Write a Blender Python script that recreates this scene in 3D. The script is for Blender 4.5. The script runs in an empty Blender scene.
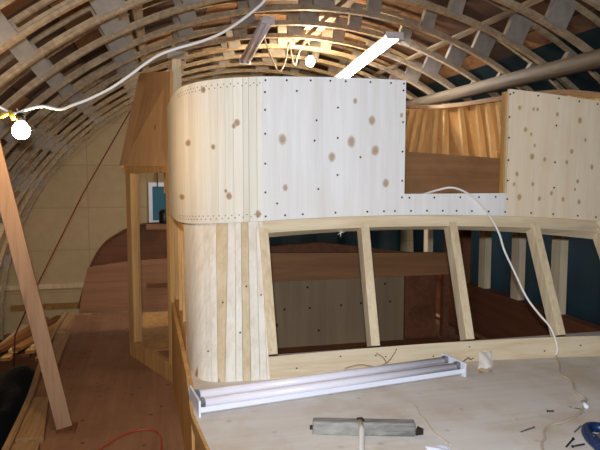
import bpy, bmesh, math, random
from mathutils import Vector, Matrix
random.seed(7)
SC = bpy.context.scene
COL = SC.collection
V = Vector

# ------------------------------------------------------------------ materials
def newmat(name):
    m = bpy.data.materials.new(name); m.use_nodes = True
    nt = m.node_tree; b = nt.nodes['Principled BSDF']
    return m, nt, b
def N(nt, t, **kw):
    n = nt.nodes.new(t)
    for k, v in kw.items():
        if k in n.inputs.keys(): n.inputs[k].default_value = v
        else: setattr(n, k, v)
    return n
def srgb(r, g, b):
    f = lambda c: ((c/255+.055)/1.055)**2.4 if c > 10 else c/255/12.92
    return (f(r), f(g), f(b), 1)
def plain(name, c, rough=.6, metal=0, bump=0, bscale=60, spec=.5, trans=0, vary=0):
    m, nt, b = newmat(name)
    b.inputs['Base Color'].default_value = c
    b.inputs['Roughness'].default_value = rough; b.inputs['Metallic'].default_value = metal
    b.inputs['Specular IOR Level'].default_value = spec
    if trans: b.inputs['Transmission Weight'].default_value = trans
    tc = N(nt, 'ShaderNodeTexCoord')
    if vary:
        n = N(nt, 'ShaderNodeTexNoise', Scale=bscale*.4, Detail=5.0); nt.links.new(tc.outputs['Object'], n.inputs['Vector'])
        r = N(nt, 'ShaderNodeValToRGB'); nt.links.new(n.outputs['Fac'], r.inputs['Fac'])
        r.color_ramp.elements[0].position = .3; r.color_ramp.elements[1].position = .7
        r.color_ramp.elements[0].color = (c[0]*(1-vary), c[1]*(1-vary), c[2]*(1-vary), 1)
        r.color_ramp.elements[1].color = (min(1, c[0]*(1+vary)), min(1, c[1]*(1+vary)), min(1, c[2]*(1+vary)), 1)
        nt.links.new(r.outputs['Color'], b.inputs['Base Color'])
    if bump:
        n = N(nt, 'ShaderNodeTexNoise', Scale=bscale, Detail=4.0); nt.links.new(tc.outputs['Object'], n.inputs['Vector'])
        bp = N(nt, 'ShaderNodeBump', Strength=bump, Distance=.01); nt.links.new(n.outputs['Fac'], bp.inputs['Height'])
        nt.links.new(bp.outputs['Normal'], b.inputs['Normal'])
    return m
def emis(name, c, s):
    m, nt, b = newmat(name)
    b.inputs['Base Color'].default_value = (1, 1, 1, 1)
    b.inputs['Emission Color'].default_value = c; b.inputs['Emission Strength'].default_value = s
    return m
def wood(name, light, dark, grain='z', fine=60., contrast=1., knots=0., kscale=6., kcol=srgb(150, 95, 50), explicit=(), rough=.65,
         blotch=0., blotchcol=None, specks=0., kth=.10):
    """wood: long grain along one axis, pores, optional knots (random cells and/or a list (x,y,z,r))"""
    m, nt, b = newmat(name); L = nt.links.new
    b.inputs['Roughness'].default_value = rough; b.inputs['Specular IOR Level'].default_value = .3
    tc = N(nt, 'ShaderNodeTexCoord')
    oi = N(nt, 'ShaderNodeObjectInfo')
    s = {'z': (1, 1, .06), 'x': (.06, 1, 1), 'y': (1, .06, 1)}[grain]
    mp = N(nt, 'ShaderNodeMapping'); mp.inputs['Scale'].default_value = s
    L(tc.outputs['Object'], mp.inputs['Vector'])
    off = N(nt, 'ShaderNodeVectorMath', operation='MULTIPLY'); off.inputs[1].default_value = (17, 31, 13)
    L(oi.outputs['Random'], off.inputs[0])
    ad = N(nt, 'ShaderNodeVectorMath', operation='ADD'); L(mp.outputs['Vector'], ad.inputs[0]); L(off.outputs['Vector'], ad.inputs[1])
    n1 = N(nt, 'ShaderNodeTexNoise', Scale=fine, Detail=4.0, Roughness=.6, Distortion=.5); L(ad.outputs['Vector'], n1.inputs['Vector'])
    n2 = N(nt, 'ShaderNodeTexNoise', Scale=fine*.16, Detail=2.0, Distortion=1.2); L(ad.outputs['Vector'], n2.inputs['Vector'])
    mx = N(nt, 'ShaderNodeMath', operation='MULTIPLY_ADD'); L(n1.outputs['Fac'], mx.inputs[0]); mx.inputs[1].default_value = .55
    mm = N(nt, 'ShaderNodeMath', operation='MULTIPLY'); L(n2.outputs['Fac'], mm.inputs[0]); mm.inputs[1].default_value = .45
    L(mm.outputs[0], mx.inputs[2])
    r = N(nt, 'ShaderNodeValToRGB'); L(mx.outputs[0], r.inputs['Fac'])
    r.color_ramp.elements[0].position = .5-.17/contrast; r.color_ramp.elements[1].position = .5+.10/contrast
    r.color_ramp.elements[0].color = dark; r.color_ramp.elements[1].color = light
    col = r.outputs['Color']
    def mixc(fac, c2):
        nonlocal col
        q = N(nt, 'ShaderNodeMix', data_type='RGBA'); L(fac, q.inputs[0]); L(col, q.inputs[6]); q.inputs[7].default_value = c2
        col = q.outputs[2]
    if blotch:
        nb = N(nt, 'ShaderNodeTexNoise', Scale=3.0, Detail=5.0, Roughness=.65); L(tc.outputs['Object'], nb.inputs['Vector'])
        mr = N(nt, 'ShaderNodeMapRange'); L(nb.outputs['Fac'], mr.inputs[0]); mr.inputs[1].default_value = .45; mr.inputs[2].default_value = .75; mr.inputs[4].default_value = blotch
        mixc(mr.outputs[0], blotchcol or dark)
    if knots:
        mk = N(nt, 'ShaderNodeMapping'); sk = {'z': (1, 1, .55), 'x': (.55, 1, 1), 'y': (1, .55, 1)}[grain]; mk.inputs['Scale'].default_value = sk
        L(tc.outputs['Object'], mk.inputs['Vector'])
        ak = N(nt, 'ShaderNodeVectorMath', operation='ADD'); L(mk.outputs['Vector'], ak.inputs[0]); L(off.outputs['Vector'], ak.inputs[1])
        vo = N(nt, 'ShaderNodeTexVoronoi', Scale=kscale); L(ak.outputs['Vector'], vo.inputs['Vector'])
        mr = N(nt, 'ShaderNodeMapRange'); L(vo.outputs['Distance'], mr.inputs[0]); mr.inputs[1].default_value = kth; mr.inputs[2].default_value = kth*1.9; mr.inputs[3].default_value = .9; mr.inputs[4].default_value = 0.
        sp = N(nt, 'ShaderNodeSeparateColor'); L(vo.outputs['Color'], sp.inputs[0])
        gt = N(nt, 'ShaderNodeMath', operation='LESS_THAN'); L(sp.outputs[0], gt.inputs[0]); gt.inputs[1].default_value = knots
        ml = N(nt, 'ShaderNodeMath', operation='MULTIPLY'); L(mr.outputs[0], ml.inputs[0]); L(gt.outputs[0], ml.inputs[1])
        mixc(ml.outputs[0], kcol)
    if explicit:
        prev = None
        nd = N(nt, 'ShaderNodeTexNoise', Scale=30.0, Detail=2.0); L(tc.outputs['Object'], nd.inputs['Vector'])
        for (x, y, z, rr) in explicit:
            su = N(nt, 'ShaderNodeVectorMath', operation='SUBTRACT'); L(tc.outputs['Object'], su.inputs[0]); su.inputs[1].default_value = (x, y, z)
            sc_ = N(nt, 'ShaderNodeVectorMath', operation='MULTIPLY'); L(su.outputs[0], sc_.inputs[0]); sc_.inputs[1].default_value = (1/rr, 0, .72/rr)
            ln = N(nt, 'ShaderNodeVectorMath', operation='LENGTH'); L(sc_.outputs[0], ln.inputs[0])
            cur = ln.outputs['Value']
            if prev is not None:
                mi = N(nt, 'ShaderNodeMath', operation='MINIMUM'); L(prev, mi.inputs[0]); L(cur, mi.inputs[1]); cur = mi.outputs[0]
            prev = cur
        dn = N(nt, 'ShaderNodeMath', operation='MULTIPLY_ADD'); L(nd.outputs['Fac'], dn.inputs[0]); dn.inputs[1].default_value = .5; L(prev, dn.inputs[2])
        rk = N(nt, 'ShaderNodeValToRGB'); L(dn.outputs[0], rk.inputs['Fac'])
        e = rk.color_ramp.elements
        e[0].position = .0; e[0].color = (.95,)*3+(1,); e[1].position = 1.0; e[1].color = (0, 0, 0, 1)
        for p, v in ((.42, .75), (.55, .95), (.62, .45), (.72, .7), (.85, .28)):
            q = e.new(p); q.color = (v, v, v, 1)
        # scaled so that ramp 0..1 covers 0..1.25 radii
        sd = N(nt, 'ShaderNodeMath', operation='MULTIPLY'); L(dn.outputs[0], sd.inputs[0]); sd.inputs[1].default_value = .62
        L(sd.outputs[0], rk.inputs['Fac'])
        mixc(rk.outputs['Color'], kcol)
    if specks:
        vs = N(nt, 'ShaderNodeTexVoronoi', Scale=9.0); L(tc.outputs['Object'], vs.inputs['Vector'])
        mr = N(nt, 'ShaderNodeMapRange'); L(vs.outputs['Distance'], mr.inputs[0]); mr.inputs[1].default_value = .06; mr.inputs[2].default_value = .13; mr.inputs[3].default_value = specks; mr.inputs[4].default_value = 0.
        mixc(mr.outputs[0], (dark[0]*.3, dark[1]*.3, dark[2]*.3, 1))
    # each board a touch lighter or darker than the next
    hv = N(nt, 'ShaderNodeHueSaturation'); L(col, hv.inputs['Color'])
    vv = N(nt, 'ShaderNodeMapRange'); L(oi.outputs['Random'], vv.inputs[0]); vv.inputs[3].default_value = .93; vv.inputs[4].default_value = 1.05
    L(vv.outputs[0], hv.inputs['Value']); L(hv.outputs['Color'], b.inputs['Base Color'])
    bp = N(nt, 'ShaderNodeBump', Strength=.15, Distance=.004); L(mx.outputs[0], bp.inputs['Height']); L(bp.outputs['Normal'], b.inputs['Normal'])
    return m

def kn(px, py, r, ):   # placeholder kept simple: knots given directly in metres
    return (px, 0, py, r)
KL = [(.588, 1.105, .026), (.942, 1.098, .028), (.840, 1.020, .024), (1.070, 1.055, .026), (1.05, 1.205, .024), (1.128, .888, .022),
      (.602, .868, .017), (.960, 1.300, .014), (1.21, 1.235, .012)]
KR = [(1.89, 1.29, .012), (1.975, 1.285, .010), (2.0, 1.285, .010), (2.125, 1.26, .012), (2.27, 1.23, .016), (1.93, 1.175, .013), (1.965, 1.15, .009),
      (1.99, 1.09, .010), (1.975, 1.03, .016), (2.055, 1.015, .012), (2.225, 1.06, .013), (2.195, 1.0, .012), (2.31, 1.125, .010), (1.885, .935, .012),
      (1.87, .88, .010), (1.985, .88, .012), (1.905, .81, .016), (2.03, .80, .012), (2.105, .83, .012), (2.18, .795, .012), (2.27, .895, .012),
      (2.255, .85, .009), (2.285, .78, .013), (2.36, .975, .014), (1.81, .755, .010), (2.5, 1.1, .014), (2.52, .85, .012), (2.45, 1.22, .012)]
M = {}
M['ply'] = wood('birch_plywood', srgb(240, 236, 232), srgb(226, 219, 211), 'z', 34, 1.0, kcol=srgb(172, 136, 96), explicit=[(x, 0, z, r*.66) for x, z, r in KL],
                blotch=.25, blotchcol=srgb(226, 208, 184))
M['ply_cream'] = wood('cream_plywood', srgb(240, 221, 192), srgb(228, 204, 170), 'z', 34, 1.0, kcol=srgb(172, 132, 84), explicit=[(x, 0, z, r*.7) for x, z, r in KR],
                blotch=.35, blotchcol=srgb(216, 186, 150))
M['stave_pale'] = wood('pale_pine_stave', srgb(232, 223, 208), srgb(216, 202, 180), 'z', 50, 1.2, knots=.24, kscale=5, kth=.06, kcol=srgb(160, 105, 60))
M['corner_stave'] = wood('narrow_pale_stave', srgb(234, 226, 210), srgb(222, 210, 188), 'z', 50, 1.0, kcol=srgb(150, 104, 58), explicit=[(0.214, 0, 1.347, 0.010), (0.369, 0, 1.182, 0.012), (0.354, 0, 1.167, 0.009), (0.143, 0, 1.093, 0.011), (0.257, 0, 1.068, 0.009), (0.328, 0, 0.827, 0.012), (0.466, 0, 0.739, 0.012), (0.112, 0, 0.813, 0.010), (0.313, 0, 0.852, 0.006), ])
M['stave_tan'] = wood('tan_pine_stave', srgb(214, 194, 160), srgb(196, 170, 132), 'z', 50, 1.1, knots=.08, kscale=5, kth=.06, kcol=srgb(140, 90, 50))
M['pine_x'] = wood('pine_board_across', srgb(222, 204, 172), srgb(202, 176, 138), 'x', 50, 1.1, knots=.12, kscale=6, kth=.06)
M['pine_z'] = wood('pine_board_upright', srgb(222, 202, 168), srgb(198, 172, 134), 'z', 50, 1.1, knots=.12, kscale=6, kth=.06)
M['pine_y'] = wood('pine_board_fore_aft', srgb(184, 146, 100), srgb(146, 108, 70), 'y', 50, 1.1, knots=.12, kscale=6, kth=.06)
M['stud'] = wood('orange_pine_stud', srgb(244, 206, 140), srgb(220, 170, 102), 'z', 50, 1.1, knots=.15, kscale=7, kth=.07)
M['stud_ply'] = wood('golden_plywood', srgb(232, 186, 120), srgb(204, 152, 90), 'z', 24, 1., knots=.3, kscale=7, kth=.07, kcol=srgb(140, 80, 35))
M['wedge'] = wood('amber_plywood', srgb(212, 164, 112), srgb(190, 140, 90), 'z', 26, .9, knots=.25, kscale=8, kth=.06, kcol=srgb(120, 76, 40))
M['doorpost'] = wood('amber_pine', srgb(205, 160, 100), srgb(172, 124, 70), 'z', 50, 1.1, knots=.15, kscale=7, kth=.06)
M['foredeck'] = wood('dusty_deck_plywood', srgb(228, 220, 210), srgb(212, 200, 187), 'x', 22, .8, knots=.0, blotch=.75, blotchcol=srgb(194, 166, 134), specks=.25)
M['sidedeck'] = wood('brown_deck_plywood', srgb(160, 118, 88), srgb(134, 94, 66), 'y', 22, .8, blotch=.6, blotchcol=srgb(110, 74, 50), specks=.8)
M['brown'] = wood('brown_plywood', srgb(134, 86, 52), srgb(104, 62, 36), 'x', 26, .9, knots=.2, kscale=7, kth=.05, kcol=srgb(60, 34, 20), blotch=.4, blotchcol=srgb(84, 50, 30))
M['beam'] = wood('mid_brown_plank', srgb(164, 114, 74), srgb(134, 90, 56), 'x', 26, .9, knots=.2, kscale=6, kth=.05, kcol=srgb(70, 42, 26))
M['redbrown'] = wood('dark_red_plywood', srgb(124, 76, 48), srgb(92, 52, 32), 'y', 26, .9)
M['seat'] = wood('walnut_toned_plank', srgb(176, 132, 90), srgb(146, 104, 66), 'x', 26, .8, blotch=.5, blotchcol=srgb(110, 72, 40))
M['greyply'] = wood('grey_plywood', srgb(160, 136, 106), srgb(138, 114, 84), 'z', 16, .8, knots=.15, kscale=8, kth=.06, kcol=srgb(60, 40, 26))
M['bulwark'] = wood('knotty_brown_plywood', srgb(186, 136, 96), srgb(156, 106, 70), 'x', 26, .9, knots=.3, kscale=7, kth=.07, kcol=srgb(100, 60, 36))
M['chord'] = wood('weathered_rib_batten', srgb(186, 164, 134), srgb(142, 120, 94), 'y', 40, 1.)
M['gusset'] = plain('grey_plywood_gusset', srgb(158, 148, 136), .8, bump=.2, vary=.2, bscale=30)
M['timber'] = wood('weathered_pole', srgb(124, 106, 84), srgb(88, 74, 58), 'y', 40, 1., knots=.2, kscale=5)
M['skirt'] = wood('ochre_plank', srgb(168, 120, 66), srgb(120, 84, 46), 'y', 30, .9)
M['tarp'] = plain('dark_teal_tarpaulin', srgb(5, 34, 42), .65, bump=.6, bscale=5, vary=.4)
M['navy'] = plain('dark_navy_netting', srgb(7, 11, 15), .95, bump=.8, bscale=30, vary=.4)
M['white_metal'] = plain('white_enamelled_steel', srgb(226, 228, 238), .3, spec=.5, bump=.02)
M['tube'] = plain('frosted_tube_glass', srgb(232, 226, 232), .25)
M['cap'] = plain('grey_aluminium', srgb(150, 152, 156), .35, .8)
M['dark'] = plain('dark_steel', srgb(52, 44, 40), .5, .5)
M['cord'] = plain('white_vinyl_cord', srgb(226, 220, 210), .4)
M['tancord'] = plain('dusty_vinyl_cord', srgb(190, 174, 150), .5)
M['orange'] = plain('orange_vinyl_cord', srgb(176, 64, 34), .5)
M['redrope'] = plain('dull_red_rope', srgb(122, 44, 26), .8)
M['yellow'] = plain('yellow_plastic', srgb(206, 176, 70), .4)
M['black'] = plain('black_plastic', srgb(24, 22, 22), .4)
M['paper'] = plain('white_paper', srgb(226, 216, 204), .6, bump=.3, bscale=30)
M['kraft'] = plain('clear_bag_fold', srgb(196, 170, 138), .4)
M['greywood'] = wood('weathered_grey_wood', srgb(150, 146, 138), srgb(96, 94, 90), 'x', 40, 1.3, blotch=.9, blotchcol=srgb(74, 74, 74))
M['bluetool'] = plain('navy_blue_rubber', srgb(20, 44, 82), .4)
M['screw'] = plain('black_screw_heads', srgb(38, 28, 22), .5, .4)
M['bulb_on'] = emis('glowing_bulb', (1, .72, .42, 1), 225)
M['bulb_far'] = emis('glowing_bulb_clear', (1, .8, .52, 1), 750)
M['tube_on'] = emis('lit_fluorescent_tube', (.72, .84, 1, 1), 85)

def wall_mat():
    m, nt, b = newmat('beige_wall_panels'); L = nt.links.new
    b.inputs['Roughness'].default_value = .85
    tc = N(nt, 'ShaderNodeTexCoord'); sx = N(nt, 'ShaderNodeSeparateXYZ'); L(tc.outputs['Object'], sx.inputs[0])
    cb = N(nt, 'ShaderNodeCombineXYZ')
    a1 = N(nt, 'ShaderNodeMath', operation='ADD'); L(sx.outputs['X'], a1.inputs[0]); a1.inputs[1].default_value = 1.02+12.2
    a2 = N(nt, 'ShaderNodeMath', operation='ADD'); L(sx.outputs['Z'], a2.inputs[0]); a2.inputs[1].default_value = -1.07+6.1
    L(a1.outputs[0], cb.inputs[0]); L(a2.outputs[0], cb.inputs[1])
    br = N(nt, 'ShaderNodeTexBrick'); br.offset = 0; br.squash = 1; L(cb.outputs[0], br.inputs['Vector'])
    br.inputs['Scale'].default_value = 1; br.inputs['Brick Width'].default_value = 1.22; br.inputs['Row Height'].default_value = .61; br.inputs['Mortar Size'].default_value = .008
    br.inputs['Mortar Smooth'].default_value = .3
    br.inputs['Color1'].default_value = srgb(196, 174, 136); br.inputs['Color2'].default_value = srgb(190, 168, 130); br.inputs['Mortar'].default_value = srgb(172, 150, 112)
    n = N(nt, 'ShaderNodeTexNoise', Scale=5.0, Detail=6.0, Roughness=.7); L(tc.outputs['Object'], n.inputs['Vector'])
    mr = N(nt, 'ShaderNodeMapRange'); L(n.outputs['Fac'], mr.inputs[0]); mr.inputs[1].default_value = .3; mr.inputs[2].default_value = .75; mr.inputs[4].default_value = .45
    q = N(nt, 'ShaderNodeMix', data_type='RGBA'); L(mr.outputs[0], q.inputs[0]); L(br.outputs['Color'], q.inputs[6]); q.inputs[7].default_value = srgb(160, 138, 100)
    L(q.outputs[2], b.inputs['Base Color'])
    return m
M['wall'] = wall_mat()
def skin_mat():
    m, nt, b = newmat('patchwork_roof_boards'); L = nt.links.new
    b.inputs['Roughness'].default_value = .8
    uv = N(nt, 'ShaderNodeUVMap'); uv.uv_map = 'UVMap'
    br = N(nt, 'ShaderNodeTexBrick'); br.offset = .37; br.offset_frequency = 2; L(uv.outputs[0], br.inputs['Vector'])
    br.inputs['Scale'].default_value = 1; br.inputs['Brick Width'].default_value = .52; br.inputs['Row Height'].default_value = .31; br.inputs['Mortar Size'].default_value = .008; br.inputs['Mortar Smooth'].default_value = .6
    br.inputs['Color1'].default_value = (0, 0, 0, 1); br.inputs['Color2'].default_value = (1, 1, 1, 1); br.inputs['Mortar'].default_value = (.0, .0, .0, 1)
    r = N(nt, 'ShaderNodeValToRGB'); L(br.outputs['Color'], r.inputs['Fac'])
    e = r.color_ramp.elements; e[0].color = srgb(64, 48, 38); e[1].color = srgb(172, 124, 80)
    for p, c in ((.25, srgb(96, 70, 52)), (.5, srgb(126, 90, 62)), (.62, srgb(70, 54, 44)), (.8, srgb(150, 104, 64))):
        q = e.new(p); q.color = c
    mo = N(nt, 'ShaderNodeMix', data_type='RGBA'); L(br.outputs['Fac'], mo.inputs[0]); L(r.outputs['Color'], mo.inputs[6]); mo.inputs[7].default_value = srgb(34, 26, 22)
    n = N(nt, 'ShaderNodeTexNoise', Scale=9.0, Detail=6.0, Roughness=.7); L(uv.outputs[0], n.inputs['Vector'])
    mr = N(nt, 'ShaderNodeMapRange'); L(n.outputs['Fac'], mr.inputs[0]); mr.inputs[1].default_value = .5; mr.inputs[2].default_value = .7; mr.inputs[4].default_value = .7
    q = N(nt, 'ShaderNodeMix', data_type='RGBA'); L(mr.outputs[0], q.inputs[0]); L(mo.outputs[2], q.inputs[6]); q.inputs[7].default_value = srgb(58, 44, 36)
    L(q.outputs[2], b.inputs['Base Color'])
    return m
M['skin'] = skin_mat()
M['floor'] = plain('dark_earth_floor', srgb(58, 48, 40), .9, bump=.8, bscale=12, vary=.3)

# ------------------------------------------------------------------ builders
class MB:
    def __init__(s): s.bm = bmesh.new(); s.uv = None
    def hexa(s, p, mi=0):
        v = [s.bm.verts.new(q) for q in p]
        for f in ((0, 3, 2, 1), (4, 5, 6, 7), (0, 1, 5, 4), (1, 2, 6, 5), (2, 3, 7, 6), (3, 0, 4, 7)):
            fc = s.bm.faces.new([v[i] for i in f]); fc.material_index = mi
        return s
    def box(s, x0, x1, y0, y1, z0, z1, mi=0):
        return s.hexa([(x0, y0, z0), (x1, y0, z0), (x1, y1, z0), (x0, y1, z0), (x0, y0, z1), (x1, y0, z1), (x1, y1, z1), (x0, y1, z1)], mi)
    def bar(s, a, b, w, h, side=None, mi=0):
        a = V(a); b = V(b); d = (b-a).normalized()
        sd = V(side) if side else d.cross(V((0, 0, 1)))
        sd = (sd-d*sd.dot(d)).normalized(); u = sd.cross(d).normalized()
        P = []
        for o in (a, b):
            for i, j in ((-1, -1), (1, -1), (1, 1), (-1, 1)): P.append(o+sd*w/2*i+u*h/2*j)
        return s.hexa(P, mi)
    def tube(s, pts, r, n=10, mi=0, caps=True):
        pts = [V(p) for p in pts]; rr = r if isinstance(r, (list, tuple)) else [r]*len(pts)
        t0 = (pts[1]-pts[0]).normalized(); u = t0.orthogonal().normalized(); rings = []
        for i, p in enumerate(pts):
            t = (pts[min(i+1, len(pts)-1)]-pts[max(i-1, 0)]).normalized()
            u = (u-t*u.dot(t)).normalized(); w = t.cross(u)
            rings.append([s.bm.verts.new(p+(u*math.cos(6.28318*k/n)+w*math.sin(6.28318*k/n))*rr[i]) for k in range(n)])
        for a, b in zip(rings, rings[1:]):
            for k in range(n):
                f = s.bm.faces.new((a[k], a[(k+1) % n], b[(k+1) % n], b[k])); f.smooth = True; f.material_index = mi
        if caps:
            for q in (rings[0][::-1], rings[-1]):
                f = s.bm.faces.new(q); f.material_index = mi
        return s
    def ruled(s, bot, top, th, nrm=None, mi=0):
        """solid between a bottom and a top polyline, thickness th towards the inside (away from the viewer side)"""
        n = len(bot); bi, ti = [], []
        for i in range(n):
            d = V(bot[min(i+1, n-1)])-V(bot[max(i-1, 0)]); up = V(top[i])-V(bot[i])
            q = up.cross(d); q.normalize() if q.length > 0 else None
            if nrm is not None and q.dot(V(nrm)) < 0: q = -q
            bi.append(V(bot[i])+q*th); ti.append(V(top[i])+q*th)
        A = [s.bm.verts.new(p) for p in bot]; B = [s.bm.verts.new(p) for p in top]
        C = [s.bm.verts.new(p) for p in ti]; D = [s.bm.verts.new(p) for p in bi]
        for i in range(n-1):
            for P, Q in ((A, B), (B, C), (C, D), (D, A)):
                f = s.bm.faces.new((P[i], P[i+1], Q[i+1], Q[i])); f.material_index = mi
        for k in (0, n-1):
            s.bm.faces.new((A[k], B[k], C[k], D[k])).material_index = mi
        return s
    def prism(s, poly, d, mi=0):
        """poly: list of 3-D points, extruded by vector d"""
        a = [s.bm.verts.new(p) for p in poly]; b = [s.bm.verts.new(V(p)+V(d)) for p in poly]
        s.bm.faces.new(a).material_index = mi; s.bm.faces.new(b[::-1]).material_index = mi
        for i in range(len(poly)):
            j = (i+1) % len(poly); s.bm.faces.new((a[i], b[i], b[j], a[j])).material_index = mi
        return s
    def lathe(s, prof, c, n=16, mi=0, axis='z'):
        rings = []
        for (r, h) in prof:
            ring = []
            for k in range(n):
                a = 6.28318*k/n
                ring.append(s.bm.verts.new(V(c)+V((r*math.cos(a), r*math.sin(a), h))))
            rings.append(ring)
        for a, b in zip(rings, rings[1:]):
            for k in range(n):
                f = s.bm.faces.new((a[k], a[(k+1) % n], b[(k+1) % n], b[k])); f.smooth = True; f.material_index = mi
        s.bm.faces.new(rings[0][::-1]).material_index = mi; s.bm.faces.new(rings[-1]).material_index = mi
        return s
    def arc(s, r0, r1, a0, a1, y0, y1, n, mi=0):
        R = []
        for i in range(n+1):
            a = a0+(a1-a0)*i/n
            R.append([s.bm.verts.new((AX+r*math.sin(a), y, AZ+r*math.cos(a))) for r, y in ((r0, y0), (r1, y0), (r1, y1), (r0, y1))])
        for p, q in zip(R, R[1:]):
            for k in range(4):
                f = s.bm.faces.new((p[k], p[(k+1) % 4], q[(k+1) % 4], q[k])); f.material_index = mi
        s.bm.faces.new(R[0][::-1]); s.bm.faces.new(R[-1])
        return s
    def build(s, name, mat, parent=None, bevel=0, kind=None):
        bmesh.ops.recalc_face_normals(s.bm, faces=s.bm.faces)
        me = bpy.data.meshes.new(name)
        base = wpos(parent) if parent else V((0, 0, 0))
        s.bm.to_mesh(me); s.bm.free()
        for m in (mat if isinstance(mat, (list, tuple)) else [mat]): me.materials.append(m)
        o = bpy.data.objects.new(name, me); COL.objects.link(o)
        if parent: o.parent = parent; o.location = -base
        if bevel:
            b = o.modifiers.new('edge', 'BEVEL'); b.width = bevel; b.segments = 2; b.limit_method = 'ANGLE'; b.angle_limit = math.radians(50)
        if kind: o['kind'] = kind
        return o
WP = {}
def wpos(o):
    p = V((0, 0, 0))
    while o is not None: p = p+o.location; o = o.parent
    return p
def tag(o, label, cat, group=None, kind=None):
    o['label'] = label; o['category'] = cat
    if group: o['group'] = group
    if kind: o['kind'] = kind
    return o
def thing(name, loc, label, cat, group=None, kind=None):
    o = bpy.data.objects.new(name, None); COL.objects.link(o); o.location = loc; o.empty_display_size = .1
    return tag(o, label, cat, group, kind)
def lerp(a, b, t): return a+(b-a)*t
def spline(pts, n=8):
    pts = [V(p) for p in pts]; out = []
    for i in range(len(pts)-1):
        p0 = pts[max(i-1, 0)]; p1 = pts[i]; p2 = pts[i+1]; p3 = pts[min(i+2, len(pts)-1)]
        for k in range(n):
            t = k/n
            out.append(.5*((2*p1)+(p2-p0)*t+(2*p0-5*p1+4*p2-p3)*t*t+(3*p1-p0-3*p2+p3)*t**3))
    out.append(pts[-1]); return out

# ------------------------------------------------------------------ the shed
AX, AZ = 1.38, -1.18                 # centre of the round roof
RI = 3.50                            # inside of the ribs
FLOOR = -1.35; GABLE = 9.0; YF = -2.6
def arcp(r, deg, y): a = math.radians(deg); return (AX+r*math.sin(a), y, AZ+r*math.cos(a))

# floor
m = MB(); m.box(AX-3.9, AX+3.9, YF, GABLE+.1, FLOOR-.1, FLOOR); tag(m.build('floor', M['floor']), 'dark earth floor of the shed below the boat', 'floor', kind='structure')
# ceiling skin
bm = bmesh.new(); uvl = bm.loops.layers.uv.new('UVMap'); na = 90; ny = 12
A0, A1 = math.radians(-93), math.radians(93)
g = [[bm.verts.new((AX+3.80*math.sin(lerp(A0, A1, i/na)), lerp(YF, GABLE+.1, j/ny), AZ+3.80*math.cos(lerp(A0, A1, i/na)))) for j in range(ny+1)] for i in range(na+1)]
for i in range(na):
    for j in range(ny):
        f = bm.faces.new((g[i][j], g[i+1][j], g[i+1][j+1], g[i][j+1])); f.smooth = True
        f.material_index = 1 if (i+.5)/na > .67 else 0
        for l, (a, b) in zip(f.loops, ((i, j), (i+1, j), (i+1, j+1), (i, j+1))): l[uvl].uv = (lerp(YF, GABLE+.1, b/ny), lerp(A0, A1, a/na)*3.80)
me = bpy.data.meshes.new('ceiling'); bm.to_mesh(me); bm.free(); me.materials.append(M['skin']); me.materials.append(M['tarp'])
o = bpy.data.objects.new('ceiling', me); COL.objects.link(o)
sm = o.modifiers.new('thick', 'SOLIDIFY'); sm.thickness = .03; sm.offset = 1
tag(o, 'curved roof skin of brown board patches and dark sheeting above the ribs', 'ceiling', kind='structure')
# gable walls
def gable(name, y, label, mat):
    pts = [(AX+3.80*math.sin(a), y, AZ+3.80*math.cos(a)) for a in [math.radians(-92.5+185*i/60) for i in range(61)]]
    m = MB(); m.prism(pts, (0, .08, 0)); return tag(m.build(name, mat), label, 'wall', kind='structure')
gable('wall_back', GABLE, 'beige panelled end wall of the shed under the round roof', M['wall'])
gable('wall_front', YF-.08, 'end wall of the shed behind the camera', M['wall'])
m = MB(); m.box(-2.25, .6, GABLE-.03, GABLE-.001, -.70, -.63); tag(m.build('trim_1', M['stave_tan']), 'pale horizontal batten low on the beige end wall', 'trim', kind='structure')
m = MB(); m.box(-2.1, .6, GABLE-.02, GABLE-.001, -1.0, -.92); tag(m.build('trim_2', M['skirt']), 'ochre plank at the foot of the beige end wall', 'trim', kind='structure')
# window in the gable, teal sheet behind a white frame
w = thing('window_1', (0, GABLE, .2), 'small white framed window covered with teal sheet in the end wall', 'window', kind='structure')
m = MB()
for b in ((-.17, -.115, .2, .82), (.40, .45, .2, .82)): m.box(b[0], b[1], GABLE-.04, GABLE-.001, b[2], b[3])
m.box(-.114, .399, GABLE-.04, GABLE-.001, .76, .82); m.box(-.114, .399, GABLE-.04, GABLE-.001, .2, .26); m.build('window_frame', M['white_metal'], w)
m = MB(); m.box(-.115, .4, GABLE-.02, GABLE-.002, .26, .76); m.build('pane', plain('bright_teal_sheet', srgb(20, 100, 124), .5), w)

# ribs
ORD = ['first', 'second', 'third', 'fourth', 'fifth', 'sixth', 'seventh', 'eighth', 'ninth', 'tenth', 'eleventh', 'twelfth', 'thirteenth']
def make_rib(y):
    r = thing('roof_rib', (AX, y, FLOOR), '', 'roof rib', 'arched timber roof ribs')
    a0, a1 = math.radians(-92), math.radians(92)
    m = MB(); m.arc(RI, RI+.020, a0, a1, y-.024, y+.024, 96); m.arc(RI+.022, RI+.042, a0, a1, y-.021, y+.021, 96); m.build('inner_chord', M['chord'], r)
    m = MB(); m.arc(RI+.232, RI+.262, a0, a1, y-.02, y+.02, 96); m.build('outer_chord', M['chord'], r)
    for k, dg in enumerate([-83.7, -74.4, -65.1, -55.8, -46.5, -37.2, -27.9, -18.6, -9.3, 0, 7.2, 15.5, 24.6, 33, 43, 60, 78]):
        a = math.radians(dg); h = .021+.005*math.sin(k*2.3)-(.006 if dg in (15.5, 33) else 0)
        m = MB(); m.arc(RI+.02, RI+.245, a-h, a+h, y-.030, y+.030, 3); m.build('gusset', M['gusset'], r)
    return r
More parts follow.
